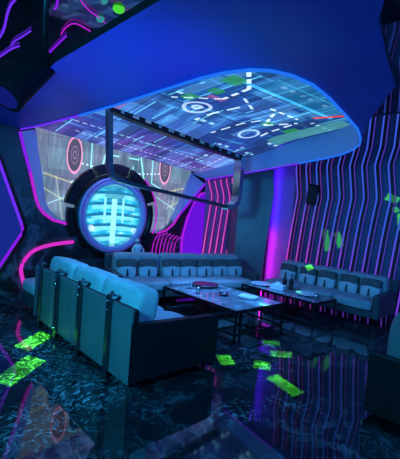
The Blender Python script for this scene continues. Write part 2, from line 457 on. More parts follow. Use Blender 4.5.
# hexagonal opening in the far wall (outer rim, wall plane Y = 6), left side downwards, along the bottom, right side up
hex_o = [(1.79, 2.45), (1.86, 2.20), (1.96, 1.89), (2.06, 1.52), (2.11, 1.40), (2.19, 1.30), (2.33, 1.21), (2.56, 1.15), (3.5, 1.08), (4.30, 1.03), (4.50, 1.08), (4.66, 1.20), (4.80, 1.40), (5.41, 2.06)]
hex_i = [(2.08, 2.56), (2.13, 2.25), (2.22, 1.84), (2.27, 1.53), (2.31, 1.42), (2.38, 1.32), (2.48, 1.24), (2.63, 1.18), (3.5, 1.11), (4.40, 1.06), (4.58, 1.10), (4.70, 1.22), (4.82, 1.45), (5.19, 2.25)]
b = BM()
top = [(5.45, 2.06+.2), (1.72, 2.45+.2)]
loop_in = [(x, 6., z) for x, z in hex_o] + [(x, 6., z) for x, z in top]
loop_out = [(XL, 6., 0), (XR, 6., 0), (XR, 6., HC), (XL, 6., HC)]
fill_ring(b, [loop_out, loop_in], (0, -1, 0))
ext = bmesh.ops.extrude_face_region(b, geom=list(b.faces))
bmesh.ops.translate(b, vec=(0, .12, 0), verts=[v for v in ext['geom'] if isinstance(v, bmesh.types.BMVert)])
bmesh.ops.recalc_face_normals(b, faces=b.faces)
struct('wall_far', b, M['wall_marble'])
# pale bevel between rim and screen (part of the shell)
b = BM()
A = [b.verts.new((x, 6., z)) for x, z in hex_o]; B = [b.verts.new((x, 6.2, z)) for x, z in hex_i]
for i in range(len(A)-1): b.faces.new((A[i], A[i+1], B[i+1], B[i]))
struct('trim_1', b, M['bevel'])

# drop slab with the big opening
rim = [(1.80, 6.0), (1.87, 5.5), (1.95, 4.4), (1.99, 3.72), (2.01, 3.0), (2.02, 2.39), (2.04, 2.14), (2.10, 1.95), (2.20, 1.84), (2.36, 1.78), (2.62, 1.77), (3.0, 1.85), (3.6, 2.02), (4.2, 2.20), (4.7, 2.41), (5.02, 2.58), (5.22, 2.76), (5.38, 3.0), (5.45, 3.30), (5.45, 3.8), (5.45, 4.6), (5.43, 5.3), (5.41, 6.0)]
outer = [(1.28, 6.), (1.28, 4.4), (1.14, 3.04), (1.13, 1.75), (1.13, .3), (1.55, .72), (1.95, .97), (2.45, 1.14), (3.0, 1.31), (3.8, 1.86), (4.6, 2.34), (5.25, 2.74), (5.50, 3.0), (5.58, 3.4), (5.60, 4.5), (5.58, 6.)]
P3 = lambda q, dz=0.: (q[0], q[1], sz(*q)+dz)
b = BM()
loop = [P3(q) for q in rim] + [P3(q) for q in outer[::-1]]
vs = [b.verts.new(p) for p in loop]
es = [b.edges.new((vs[i], vs[(i+1) % len(vs)])) for i in range(len(vs))]
bmesh.ops.triangle_fill(b, use_beauty=True, edges=es, normal=(0, 0, -1))
ov = [v for v in vs[len(rim):]]
oc = [v.co.copy() for v in ov]
struct('trim_2', b, M['soffit'])
b = BM(); lo = [b.verts.new(p) for p in oc]; up = [b.verts.new(p+Vector((0, 0, .05))) for p in oc]
for i in range(len(lo)-1): b.faces.new((lo[i], lo[i+1], up[i+1], up[i]))
struct('trim_6', b, M['black_metal'])
# inner upright faces of the recess
b = BM()
A = [b.verts.new(P3(q)) for q in rim]; B = [b.verts.new((q[0] if q[1] < 5.2 else q[0]+(.28 if q[0] < 3 else -.2)*(q[1]-5.2)/.8, q[1] if q[1] < 5.9 else 6.2, sz(*q)+off(q[1]))) for q in rim]
for i in range(len(A)-1): b.faces.new((A[i], A[i+1], B[i+1], B[i]))
struct('trim_3', b, M['bevel'], smooth=True)
inner = [tuple(v) for v in [(q[0] if q[1] < 5.2 else q[0]+(.28 if q[0] < 3 else -.2)*(q[1]-5.2)/.8, q[1] if q[1] < 5.9 else 6.2) for q in rim]]
# ceiling screen: a dense strip between left and right rims
b = BM()
def interp_rim(pts, y, side):
    best = None
    for (a, c) in zip(pts, pts[1:]):
        lo, hi = sorted((a[1], c[1]))
        if lo <= y <= hi and hi > lo:
            x = a[0]+(c[0]-a[0])*(y-a[1])/(c[1]-a[1])
            if best is None or (side < 0 and x < best) or (side > 0 and x > best): best = x
    return best
ys = [1.775+(6.2-1.775)*i/44 for i in range(45)]; prev = None
for y in ys:
    x0, x1 = interp_rim(inner, y, -1), interp_rim(inner, y, 1)
    if x0 is None: continue
    yy = min(y, 6.)
    row = [b.verts.new((x0+(x1-x0)*k/12, y, sz(x0+(x1-x0)*k/12, yy)+off(yy)+.002)) for k in range(13)]
    if prev:
        for k in range(12): b.faces.new((prev[k], prev[k+1], row[k+1], row[k]))
    prev = row
ext = bmesh.ops.extrude_face_region(b, geom=list(b.faces))
bmesh.ops.translate(b, vec=(0, 0, .04), verts=[v for v in ext['geom'] if isinstance(v, bmesh.types.BMVert)])
bmesh.ops.recalc_face_normals(b, faces=b.faces)
tag(finish('ceiling_screen', b, M['ceil_pic']), 'large glowing blue ceiling screen of circuit plates inside the rounded recess', 'screen')
b = BM(); prism(b, [(hex_i[0][0], 6.2, 2.70)]+[(x, 6.2, z) for x, z in hex_i]+[(hex_i[-1][0], 6.2, 2.42)], (0, .05, 0))
tag(finish('wall_screen', b, M['wall_pic']), 'grey and lavender wall screen with pink rings behind the round window', 'screen')

# LED line round the rim: blue on the slab, violet and magenta down the wall
t = thing('rim_light', 'continuous LED line around the rounded ceiling recess and hexagonal wall frame', 'light strip', (0, 0, 0))
def rimtube(pts, mat, r=.011, nm='led_line'):
    b = BM(); tube(b, pts, r, 8); return finish(nm, b, M[mat], t, True)
near = [P3(q, -.012) for q in rim]
rimtube(near[0:3], 'led_violet'); rimtube(near[2:20], 'led_blue', .013); rimtube(near[19:22], 'led_violet'); rimtube(near[21:], 'led_purple')
hx = [(x, 5.985, z) for x, z in hex_o]
rimtube(hx[0:3], 'led_purple', .022); rimtube(hx[2:9], 'led_magenta', .022); rimtube(hx[9:13], 'led_magenta', .02); rimtube(hx[12:14], 'led_purple', .02)

# ------------------------------------------------------------------ far wall details
t = thing('porthole', 'round glowing cyan window with dark ring at the foot of the wall screen', 'window', (3.32, 5.93, 1.325))
def ring_mesh(r0, r1, y0, y1, a0=0., a1=2*PI, n=64, bev=.02):
    b = BM(); full = abs(a1-a0-2*PI) < 1e-6
    prof = [(r0, y0+bev), (r0+bev, y0), (r1-bev, y0), (r1, y0+bev), (r1, y1), (r0, y1)]
    R = []
    for i in range(n if full else n+1):
        a = a0+(a1-a0)*i/n
        R.append([b.verts.new((r*math.cos(a), y, r*math.sin(a))) for r, y in prof])
    for i in range(n if full else n):
        A_, B_ = R[i], R[(i+1) % len(R)]
        for k in range(6): b.faces.new((A_[k], A_[(k+1) % 6], B_[(k+1) % 6], B_[k]))
    if not full: b.faces.new(R[0]); b.faces.new(R[-1][::-1])
    bmesh.ops.recalc_face_normals(b, faces=b.faces); return b
b = BM(); lathe(b, [(0, 0), (.525, 0), (.525, .03), (0, .03)], 64)
bmesh.ops.rotate(b, cent=(0, 0, 0), matrix=Matrix.Rotation(PI/2, 3, 'X'), verts=b.verts)
finish('screen', b, M['port_pic'], t)
finish('inner_ring', ring_mesh(.52, .635, -.10, .02), M['bevel'], t, True)
finish('outer_ring', ring_mesh(.635, .69, -.06, .03), M['black_metal'], t, True)
for i, (a0, a1) in enumerate([(.35, 1.2), (1.28, 2.05), (2.12, 2.95), (3.02, 3.6), (-.5, .28)]):
    s_ = finish('collar_segment', ring_mesh(.70, .86 if i < 3 else .80, -.05, .06, a0, a1, 16), M['black_metal'], t, False)
b = BM()
pts = [(.60*math.cos(a), -.105, .60*math.sin(a)) for a in [2*PI*i/64 for i in range(64)]]
tube(b, pts, .010, 6, True); finish('light_ring', b, M['edge_glow'], t, True)
b = BM(); tube(b, [(.87*math.cos(a), -.03, .87*math.sin(a)) for a in [-.35+1.2*i/20 for i in range(21)]], .014, 6)
finish('edge_light', b, M['led_magenta'], t, True)

# ledge under the porthole
b = BM(); box(b, (2.95, 5.93, .30), (1.0, .13, .60), .01); box(b, (4.03, 5.845, .30), (1.14, .29, .60), .01)
struct('trim_4', b, M['dark_wall'])
t = thing('figurine', 'small pale robot figurine standing behind the far sofa below the round window', 'ornament', (3.74, 5.75, .60)); t.scale = (1.7, 1.7, 1.9)
b = BM(); box(b, (0, 0, .01), (.10, .07, .02), .004); finish('base', b, M['steel'], t)
b = BM(); lathe(b, [(0, .02), (.03, .02), (.045, .05), (.038, .08), (.05, .11), (.03, .135), (0, .135)], 12); finish('body', b, M['white_china'], t, True)
b = BM(); lathe(b, [(0, .13), (.022, .135), (.032, .155), (.026, .18), (0, .19)], 12); finish('head', b, M['steel'], t, True)
for s_ in (-1, 1):
    b = BM(); tube(b, [(.042*s_, 0, .115), (.065*s_, -.005, .085), (.058*s_, -.03, .055)], .011, 6); finish('arm', b, M['white_china'], t, True)

# lower pink curve and left hexagon
pts = smooth_open([(2.67, 5.97, .87), (2.42, 5.97, .845), (2.20, 5.97, .80), (2.02, 5.97, .72), (1.91, 5.97, .55), (1.89, 5.97, .45), (1.95, 5.97, .24), (2.06, 5.97, .02)], 2)
b = BM(); tube(b, pts, .028, 8)
tag(finish('neon_tube', b, M['led_pink'], smooth=True), 'pink curved neon line low on the dark far wall left of the round window', 'neon light')
t = thing('hexagon_lamp', 'deep blue hexagonal wall panel with violet outline at the left edge', 'wall light', (0, 5.95, 0))
hx2 = [(.55, 2.1), (1.40, 2.2), (1.52, 2.0), (1.86, 1.14), (1.88, 1.06), (1.86, .98), (1.58, .50), (1.4, .2), (.55, .2)]
b = BM(); prism(b, [(x, 0, z) for x, z in hx2], (0, .05, 0)); finish('panel', b, M['blue_panel'], t)
b = BM(); tube(b, [(x, -.01, z) for x, z in hx2[1:4]], .02, 8); finish('led_line', b, M['led_violet'], t, True)
b = BM(); tube(b, [(x, -.01, z) for x, z in hx2[3:8]], .02, 8); finish('led_line', b, M['led_purple'], t, True)
b = BM(); hxo = [(x+.05, z) for x, z in hx2[1:8]]
tube(b, [(x, .0, z) for x, z in hxo], .025, 6); finish('frame', b, M['black_metal'], t, True)

# violet-lit wall panel right of the hexagon, its light painted as emission
t = thing('violet_lit_panel', 'violet-lit angular wall panel with painted glow between the hexagonal frame and pink stripes', 'wall light', (0, 5.96, 0))
vp = [(4.90, .30), (4.88, .95), (4.98, 1.35), (5.16, 1.72), (5.30, 1.86), (5.40, 1.86), (5.43, 1.6), (5.43, .30)]
b = BM(); prism(b, [(x, 0, z) for x, z in vp], (0, .04, 0)); finish('panel', b, M['violet_panel'], t)
b = BM(); tube(b, [(x, -.01, z) for x, z in vp[:6]], .016, 6); finish('led_line', b, M['led_magenta'], t, True)
# little pink ribs at the foot of the frame
for i in range(7):
    x0 = 4.22+.085*i
    b = BM(); pts = [(x0-.03, 5.975, .5), (x0, 5.975, .82), (x0+.05, 5.975, 1.0-.02*abs(i-2)), (x0+.14, 5.975, 1.04-.02*abs(i-2))]
    tube(b, smooth_open(pts, 1), .009, 6)
    tag(finish('neon_rib', b, M['led_magenta'], smooth=True), '%s thin magenta rib counting rightwards from the round window at low wall' % ORD[i], 'neon light', 'magenta ribs right of the round window')

# ------------------------------------------------------------------ striped walls
def fin_thing(pts, wdir, ndir, mats, label, group, gap=-.085, depth=.03, ledw=.024, edgew=.014, edge=None):
    t = thing('light_fin', label, 'wall light', pts[0], 0, group)
    o = Vector(pts[0]); L = [Vector(p)-o for p in pts]
    side = Vector(wdir)*gap
    b = BM(); ribbon(b, [p+side*.5 for p in L], wdir, abs(gap)+.01, ndir, depth); finish('fin', b, M['fin'], t)
    nd = Vector(ndir)*depth
    b = BM(); ribbon(b, [p+nd for p in L], wdir, ledw, ndir, .012)
    for f in b.faces:
        zc = f.calc_center_median().z
        f.material_index = sum(zc > q for q in (.75, 1.05, 1.35, 1.65, 2.1)) if len(mats) > 3 else (0 if zc < 1.2 else (1 if zc < 2.3 else 2))
    finish('led_strip', b, mats, t)
    b = BM(); ribbon(b, [p+nd+side for p in L], wdir, edgew, ndir, .012); finish('edge_line', b, edge, t)
    return t
def rgb_mat(name, c, s): return emit(name, c, s)
def lerp(a, c, f): return tuple(p+(q-p)*f for p, q in zip(a, c))
pinkC, violC, blueC = (.66, .05, .60), (.20, .06, .85), (.05, .12, .85)
nR = 15
for i in range(nR):
    y0 = 4.73-.23*i
    f = min(1., i/6.)
    low = lerp(pinkC, violC, f); mid = lerp(lerp(pinkC, violC, .55), blueC, min(1, .3+i/5.)); hi = lerp(violC, blueC, min(1, .4+i/3.))
    keys = [low, lerp(low, mid, .3), lerp(low, mid, .65), mid, lerp(mid, hi, .6), hi]
    mats = [rgb_mat('strip_%d_%d' % (i, q), c, .98-.2*f*(1-q/5)-.14*q/5) for q, c in enumerate(keys)]
    pts = [(XR, y0+.12, .0), (XR, y0+.065, .72), (XR, y0+.042, 1.02), (XR, y0+.018, 1.32), (XR, y0-.012, 1.62), (XR, y0-.05, 1.93), (XR, y0-.045, 2.02), (XR, y0+.04, 2.52), (XR, y0+.035, 2.58), (XR, y0-.02, 2.85), (XR, y0-.03, 3.38)]
    edm = rgb_mat('strip_edge_%d' % i, lerp((.16, .03, .34), (.08, .045, .50), f), .9)
    hue = 'pink' if i < 4 else ('violet' if i < 8 else 'blue violet')
    fin_thing(pts, (0, 1, 0), (-1, 0, 0), mats, '%s kinked light strip on right wall, %s from the grey pillar' % (hue, ORD[i]), 'kinked light strips on the right wall', edge=edm)
b = BM(); box(b, (6.11, 5.995, 1.45), (1.36, .03, 2.9)); struct('trim_7', b, M['violet_board'])  # added board, the violet glow between the strips put into its colour
YF = 5.98
pk = [rgb_mat('strip_far_low', (.80, .10, .66), 1.), rgb_mat('strip_far_mid', (.72, .09, .66), .9), rgb_mat('strip_far_top', (.6, .09, .66), .75)]
for i in range(7):
    x0 = 5.56+.178*i
    zt = 2.1-.03*i
    pts = [(x0-.17, YF, .0), (x0-.07, YF, 1.0), (x0+.02, YF, 1.78), (x0+.01, YF, 1.86), (x0-.12, YF, 2.16), (x0-.13, YF, 2.24), (x0-.13, YF, 2.9)]
    fin_thing(pts, (1, 0, 0), (0, -1, 0), pk, 'pink kinked light strip on far wall, %s from the violet panel' % ORD[i], 'pink light strips on the far wall', gap=.05, depth=.03, ledw=.026, edgew=.008, edge=M['edge_far'])

# corner pillar with folded profile
b = BM()
def pil(z, d): return [(6.10, 5.66, z), (6.52+d, 5.16-d*.6, z), (6.58+d, 5.20-d*.6, z), (6.62, 5.28, z), (6.62, 5.95, z), (6.16, 5.95, z)]
R = [[b.verts.new(p) for p in pil(z, d)] for z, d in ((0, -.05), (.6, -.03), (1.2, 0.), (1.9, .05), (2.0, .05), (2.55, -.02), (3.38, -.05))]
for A_, B_ in zip(R, R[1:]):
    for k in range(6): b.faces.new((A_[k], A_[(k+1) % 6], B_[(k+1) % 6], B_[k]))
b.faces.new(R[0][::-1]); b.faces.new(R[-1]); bmesh.ops.recalc_face_normals(b, faces=b.faces)
struct('trim_5', b, M['pillar'])
b = BM(); box(b, (6.795, 5.28, 1.7), (.02, 1.0, 3.4)); struct('trim_8', b, M['violet_board'])  # added board, tinted violet so the corner lights show strongly on it
# wall speaker
def speaker(name, label, loc, rot, s):
    t = thing(name, label, 'speaker', loc); t.rotation_euler = rot
    b = BM(); box(b, (0, 0, 0), s, .015); finish('cabinet', b, M['plastic'], t)
    b = BM(); box(b, (0, -s[1]/2-.006, 0), (s[0]*.86, .012, s[2]*.9), .005); finish('grille', b, M['mesh_grille'], t)
    return t
sp = speaker('wall_speaker', 'small black speaker box mounted on the striped right wall', (6.66, 4.27, 1.99), (math.radians(10), math.radians(4), math.radians(-62)), (.19, .17, .38))
b = BM(); box(b, (.02, .12, 0), (.07, .10, .10), .01); finish('bracket', b, M['black_metal'], sp)

# ------------------------------------------------------------------ hanging mirror band
t = thing('hanging_frame', 'thin mirrored steel band hung as rounded frame in front of the screens', 'frame', (0, 4.75, 0))
fr = [(2.50, 2.80), (2.56, 2.02), (2.60, 1.92), (2.70, 1.86), (2.95, 1.82), (4.5, 1.66), (4.78, 1.62), (4.92, 1.63), (5.03, 1.70), (5.06, 1.82), (5.06, 2.50)]
b = BM(); ribbon(b, [(x, 0, z) for x, z in fr], (0, 1, 0), .10, (0, 0, -1), .0)
b.free()
def band(pts, w, th):
    """flat band: width along y, thickness in the xz plane"""
    b = BM(); N = len(pts); R = []
    for i, (x, z) in enumerate(pts):
        a = pts[max(0, i-1)]; c = pts[min(N-1, i+1)]
        l = math.hypot(c[0]-a[0], c[1]-a[1]); nx, nz = -(c[1]-a[1])/l*th/2, (c[0]-a[0])/l*th/2
        R.append([b.verts.new(p) for p in ((x-nx, -w/2, z-nz), (x+nx, -w/2, z+nz), (x+nx, w/2, z+nz), (x-nx, w/2, z-nz))])
    for A_, B_ in zip(R, R[1:]):
        for k in range(4): b.faces.new((A_[k], A_[(k+1) % 4], B_[(k+1) % 4], B_[k]))
    b.faces.new(R[0]); b.faces.new(R[-1][::-1]); bmesh.ops.recalc_face_normals(b, faces=b.faces)
    return b
finish('side_band', band(fr[:4], .10, .06), M['gun'], t)
finish('bottom_band', band(fr[3:7], .12, .05), M['gun'], t)
finish('side_band', band(fr[6:], .16, .09), M['steel'], t)
finish('top_band', band([(2.50, 2.77), (3.2, 2.67), (4.2, 2.56), (5.06, 2.48)], .14, .085), M['black_metal'], t)
for i in range(12):
    b = BM(); f = (i+.5)/12; x = 2.56+f*2.44; z = 2.77-.112*(x-2.5)
    box(b, (x, -.075, z), (.10 if i % 3 else .05, .012, .05), .0, rot=Matrix.Rotation(.11, 4, 'Y'))
    finish('inlay', b, M['steel'], t)
for i in range(16):
    b = BM(); f = (i+.5)/16; x = 2.85+f*1.85; z = 1.84-.105*(x-2.8)
    box(b, (x, -.054, z), (.07, .008, .02), 0, rot=Matrix.Rotation(.10, 4, 'Y'))
    finish('inlay', b, M['black_metal'], t)

# ------------------------------------------------------------------ sofas
def sofa(name, label, L, D, n, loc, rz, seat_z=.38, back_h=.72, leg=.14, arm_h=.50, fab='fabric', armm='dark_leather', arm_w=.10, group=None, arms=(1, 1), back_t=.20):
    """local frame: x along the seat, back at y = 0, front at y = -D"""
    t = thing(name, label, 'sofa', loc, rz, group)
    b = BM(); box(b, (L/2, -D/2, leg+.05), (L-.02, D-.04, .10), .015); finish('base', b, M[armm], t)
    b = BM(); box(b, (L/2, -.04, (leg+back_h-.06)/2+.03), (L, .07, back_h-.06-leg), .015); finish('back_frame', b, M[armm], t)
    x0 = arm_w if arms[0] else .01; x1 = L-(arm_w if arms[1] else .01)
    w = (x1-x0)/n
    for i in range(n):
        cx = x0+w*(i+.5)
        b = BM(); cushion(b, (cx, -(D+.10)/2-.03, (leg+.1+seat_z)/2+.005), (w-.008, D-.12, seat_z-leg-.09), 7, .10); finish('seat_cushion', b, M[fab], t, True)
        b = BM(); cushion(b, (cx, -.08-back_t/2, (seat_z+back_h)/2-.005), (w-.006, back_t, back_h-seat_z+.02), 11, .08, axis=1, rot=Matrix.Rotation(math.radians(6), 4, 'X')); finish('back_cushion', b, M[fab], t, True)
    for k, s_ in enumerate((0, 1)):
        if arms[k]:
            b = BM(); box(b, (arm_w/2 if s_ == 0 else L-arm_w/2, -D/2, (leg+arm_h)/2), (arm_w, D, arm_h-leg), .02, 3); finish('arm', b, M[armm], t)
    for x in (.08, L-.08):
        for y in (-.08, -D+.08):
            b = BM(); cyl(b, (x, y, 0), (x, y, leg+.01), .018, .024, 10); finish('leg', b, M['black_metal'], t)
    return t

# sofa seen from behind in the foreground, with steel straps on its back
L, D = 2.30, 1.02
t = thing('strap_back_sofa', 'long foreground sofa seen from behind with bolted steel straps on its back', 'sofa', (1.76, 2.70, 0), PI/2)
b = BM(); box(b, (L/2, -D/2, .11), (L-.03, D-.05, .10), .015); finish('base', b, M['black_leather'], t)
b = BM(); box(b, (L/2, -.045, .375), (L-.02, .06, .64), .02, 3); finish('back_frame', b, M['black_leather'], t)
for i in range(4):       # four leather panels with seams between
    w = (L-.03)/4
    b = BM(); box(b, (.015+w*(i+.5), -.012, .375), (w-.004, .032, .635), .008, 2)
    pn = finish('back_panel', b, M['leather'], t)
    b = BM(); tube(b, [(.015+w*(i+.5)+.1, .007, .07), (.015+w*(i+.5)+.1, .008, .67)], .004, 6); finish('seam', b, M['dark_leather'], pn, True)
b = BM(); tube(b, [(.02, -.01, .69), (L-.02, -.01, .69)], .012, 8); finish('piping', b, M['leather'], t, True)
for x in (.055, L-.055):
    b = BM()
    prism(b, [(x-.05, -.005, .06), (x-.05, -D, .06), (x-.05, -D, .50), (x-.05, -D+.04, .53), (x-.05, -.10, .56), (x-.05, -.005, .60)], (.10, 0, 0))
    bmesh.ops.bevel(b, geom=list(b.edges), offset=.012, segments=2, affect='EDGES'); finish('arm', b, M['black_leather'], t)
w = (L-.24)/3
for i in range(3):
    cx = .12+w*(i+.5)
    b = BM(); cushion(b, (cx, -.60, .29), (w-.008, .82, .26), 6, .14); finish('seat_cushion', b, M['fabric_blue'], t, True)
    b = BM(); cushion(b, (cx, -.225, .60), (w-.002, .27, .46), 7, .10, axis=1, rot=Matrix.Rotation(math.radians(9), 4, 'X')); finish('back_cushion', b, M['fabric_blue'], t, True)
for px in (.36, .95, 1.52, 2.04):
    b = BM(); box(b, (px, .028, .375), (.065, .025, .75), .006); st = finish('strap', b, M['gun'], t)
    for z in (.70, .62, .12):
        b = BM(); cyl(b, (px, .038, z), (px, .052, z), .014, .010, 10); finish('bolt', b, M['steel'], st, True)
    b = BM(); box(b, (px, .0, .752), (.065, .07, .02), .005); cyl(b, (px, .0, .755), (px, .0, .785), .018, .014, 10); finish('strap_clip', b, M['gun'], st)
for x in (.10, L-.10):
    for y in (-.10, -D+.08):
        b = BM(); cyl(b, (x, y, 0), (x, y, .07), .02, .025, 10); finish('leg', b, M['black_metal'], t)

# ottoman beyond its far end
t = thing('ottoman', 'low light blue ottoman beyond far end of the foreground sofa', 'ottoman', (2.12, 5.46, 0), 0)
b = BM(); box(b, (0, 0, .14), (.58, .56, .18), .02); finish('base', b, M['dark_leather'], t)
b = BM(); cushion(b, (0, 0, .31), (.60, .58, .18), 5, .15); finish('cushion', b, M['fabric_blue'], t, True)
for x in (-.22, .22):
    for y in (-.2, .2):
        b = BM(); cyl(b, (x, y, 0), (x, y, .06), .02, .024, 10); finish('leg', b, M['black_metal'], t)

SB = sofa('sectional_sofa', 'long pale sofa along the far wall below the round window', 2.55, .82, 3, (3.12, 5.77, 0), math.radians(-14), back_h=.74, armm='dark_leather', arms=(1, 1))
SR = sofa('sectional_sofa', 'pale three-seat sofa along the right striped wall beside the pillar', 2.02, .84, 3, (6.42, 4.50, 0), -PI/2+math.radians(5), back_h=.70, arms=(0, 1))

# throw cushions: one built, the others copied
def pillow_proto(label, group):
    t = thing('throw_pillow', label, 'cushion', (0, 0, 0), 0, group)
    b = BM(); cushion(b, (0, 0, 0), (.30, .12, .30), 6, .35, axis=1); finish('cover', b, M['fabric_blue'], t, True)
    b = BM(); cushion(b, (0, -.004, .075), (.305, .132, .15), 6, .3, axis=1); finish('flap', b, M['taupe'], t, True)
    b = BM(); box(b, (0, -.060, -.07), (.035, .02, .13), .006); finish('tab', b, M['strap'], t)
    return t
def place_on(sofa_o, x, y, z, tilt=-.22):
    m = Matrix.Translation(sofa_o.location) @ Matrix.Rotation(sofa_o.rotation_euler.z, 4, 'Z')
    return m @ Vector((x, y, z)), (tilt, 0, sofa_o.rotation_euler.z)
g = 'two-tone pillows on the far sofa'
p0 = pillow_proto('', g)
for i, x in enumerate((.27, .63, 1.04, 1.36, 1.68, 2.0, 2.30)):
    loc, rot = place_on(SB, x, -.37, .525)
    lab = 'taupe and pale pillow on the sofa below the round window, %s from its left arm' % ORD[i]
    if i == 0: p0.location = loc; p0.rotation_euler = rot; p0['label'] = lab; p = p0
    else: p = dup(p0, loc, rot, lab)
    p.rotation_euler.z += random.uniform(-.05, .05)
for i, x in enumerate((.22, .62, .98, 1.36, 1.72)):
    loc, rot = place_on(SR, x, -.37, .515)
    p = dup(p0, loc, rot, 'taupe and pale pillow on the sofa at right wall, %s counting from the pillar' % ORD[i])
    p['group'] = 'two-tone pillows on the right sofa'
    p.rotation_euler.z += random.uniform(-.05, .05)

# dark armchair at the right edge
t = thing('armchair', 'dark armchair with grey back cushion cut off by the right edge', 'armchair', (3.17, 1.37, 0), PI/2)
# local: x runs along +Y, back at y = 0 faces -X, front towards +X ; seat spans x from -1.05 to 0
b = BM(); box(b, (-.52, -.03, .29), (1.04, .06, .50), .015); finish('back_frame', b, M['black_leather'], t)
b = BM(); box(b, (-.52, -.45, .12), (1.0, .82, .12), .015); finish('base', b, M['black_leather'], t)
for x in (-.05, -.99):
    b = BM(); box(b, (x, -.46, .27), (.10, .86, .46), .015); finish('arm', b, M['black_leather'], t)
b = BM(); cushion(b, (-.52, -.52, .31), (.84, .74, .26), 6, .12); finish('seat_cushion', b, M['fabric'], t, True)
b = BM(); cushion(b, (-.53, -.20, .64), (.90, .28, .58), 4, .2, axis=1, rot=Matrix.Rotation(math.radians(8), 4, 'X')); finish('back_cushion', b, M['leather'], t, True)
for x in (-.08, -.96):
    for y in (-.1, -.8):
        b = BM(); cyl(b, (x, y, 0), (x, y, .07), .02, .025, 10); finish('leg', b, M['black_metal'], t)

# ------------------------------------------------------------------ coffee tables
def table(label, x0, x1, y0, y1, h=.40):
    t = thing('coffee_table', label, 'table', ((x0+x1)/2, (y0+y1)/2, 0))
    a, c = (x1-x0)/2, (y1-y0)/2
    b = BM(); box(b, (0, 0, h-.012), (2*a-.05, 2*c-.05, .022), .003); finish('table_top', b, M['table_top'], t)
    b = BM()
    for s_ in (-1, 1):
        box(b, (s_*(a-.0125), 0, h-.015), (.025, 2*c, .03), .003); box(b, (0, s_*(c-.0125), h-.015), (2*a-.05, .025, .03), .003)
    finish('top_frame', b, M['black_metal'], t)
    for sx in (-1, 1):
        for y in (-c+.0125, 0, c-.0125):
            b = BM(); box(b, (sx*(a-.0125), y, (h-.03)/2), (.025, .025, h-.03), .002); finish('leg', b, M['black_metal'], t)
    b = BM()
    for y in (-c+.0125, 0, c-.0125): box(b, (0, y, .10), (2*a-.05, .02, .02))
    for sx in (-1, 1):
        box(b, (sx*(a-.0125), -c/2, .10), (.02, c-.025, .02)); box(b, (sx*(a-.0125), c/2, .10), (.02, c-.025, .02))
    finish('stretcher', b, M['black_metal'], t)
    return t
table('black framed stone top coffee table in front of the foreground sofa', 3.42, 4.36, 3.06, 4.52)
table('black framed stone top coffee table in front of the right sofa', 4.78, 5.36, 2.86, 4.22)

def dish(name, label, cat, loc, r, mat, rimmat=None, h=.03):
    t = thing(name, label, cat, loc)
    b = BM(); lathe(b, [(0, 0), (r*.6, 0), (r*.95, h*.8), (r, h), (r*.93, h), (r*.6, .008), (0, .008)], 32); finish('dish', b, M[mat], t, True)
    b = BM(); tube(b, [(r*.97*math.cos(2*PI*i/32), r*.97*math.sin(2*PI*i/32), h) for i in range(32)], .005, 6, True); finish('rim', b, M[rimmat or mat], t, True)
    return t
H = .4
tr = dish('serving_tray', 'round silver serving tray at the far end of foreground coffee table', 'tray', (4.02, 4.26, H), .20, 'steel', 'steel', .04)
dish('glass_ashtray', 'small round ashtray near the middle of foreground coffee table', 'ashtray', (3.86, 3.72, H), .075, 'steel', 'steel', .035)
t = thing('tissue_pack', 'flat white tissue pack lying on right half of foreground coffee table', 'tissues', (4.08, 3.46, H), .3)
b = BM(); cushion(b, (0, 0, .022), (.20, .26, .045), 4, .3); finish('pack', b, M['paper'], t, True)
b = BM(); cushion(b, (.01, 0, .048), (.05, .12, .02), 3, .2, 5); finish('opening_flap', b, M['white_china'], t, True)
dish('fruit_plate', 'round pale plate at the far end of right coffee table', 'plate', (5.02, 4.02, H), .17, 'white_china', 'white_china', .025)
dish('fruit_plate', 'round pale plate at the near half of right coffee table', 'plate', (5.13, 3.22, H), .17, 'white_china', 'white_china', .025)
t = thing('tissue_box', 'white tissue box between the bottles and far plate on right coffee table', 'tissues', (5.0, 3.66, H), .2)
b = BM(); box(b, (0, 0, .04), (.13, .22, .08), .01); finish('box', b, M['paper'], t)
b = BM(); cushion(b, (0, 0, .09), (.03, .10, .06), 2.5, .2, 5); finish('tissue', b, M['paper'], t, True)
def bottle(label, loc, h):
    t = thing('bottle', label, 'bottle', loc, 0, 'bottles on the right coffee table')
    b = BM(); lathe(b, [(0, 0), (.032, 0), (.034, .01), (.034, h*.55), (.026, h*.66), (.012, h*.78), (.012, h*.93), (0, h*.93)], 18); finish('body', b, M['glass_dark'], t, True)
    b = BM(); lathe(b, [(0, h*.93), (.014, h*.93), (.014, h), (0, h)], 14); finish('cap', b, M['black_metal'], t, True)
    return t
bottle('dark bottle on right coffee table, the left and farther one', (5.22, 3.70, H), .25)
bottle('dark bottle on right coffee table, the right and nearer one', (5.20, 3.56, H), .25)
def tumbler(label, loc):
    t = thing('tumbler', label, 'glass', loc, 0, 'tumblers on the coffee tables')
    b = BM(); lathe(b, [(0, 0), (.026, 0), (.034, .085), (.031, .085), (.024, .008), (0, .008)], 18); finish('cup', b, M['steel'], t, True)
    b = BM(); lathe(b, [(0, .045), (.027, .045), (.027, .048), (0, .048)], 18); finish('drink', b, M['glass_dark'], t, True)
for lab, loc in (('small steel tumbler beside the silver tray on foreground table', (3.70, 4.22, H)), ('small steel tumbler alone at left edge of foreground table', (3.60, 3.95, H)), ('small steel tumbler near the front corner of right coffee table', (5.0, 2.98, H))):
    tumbler(lab, loc)

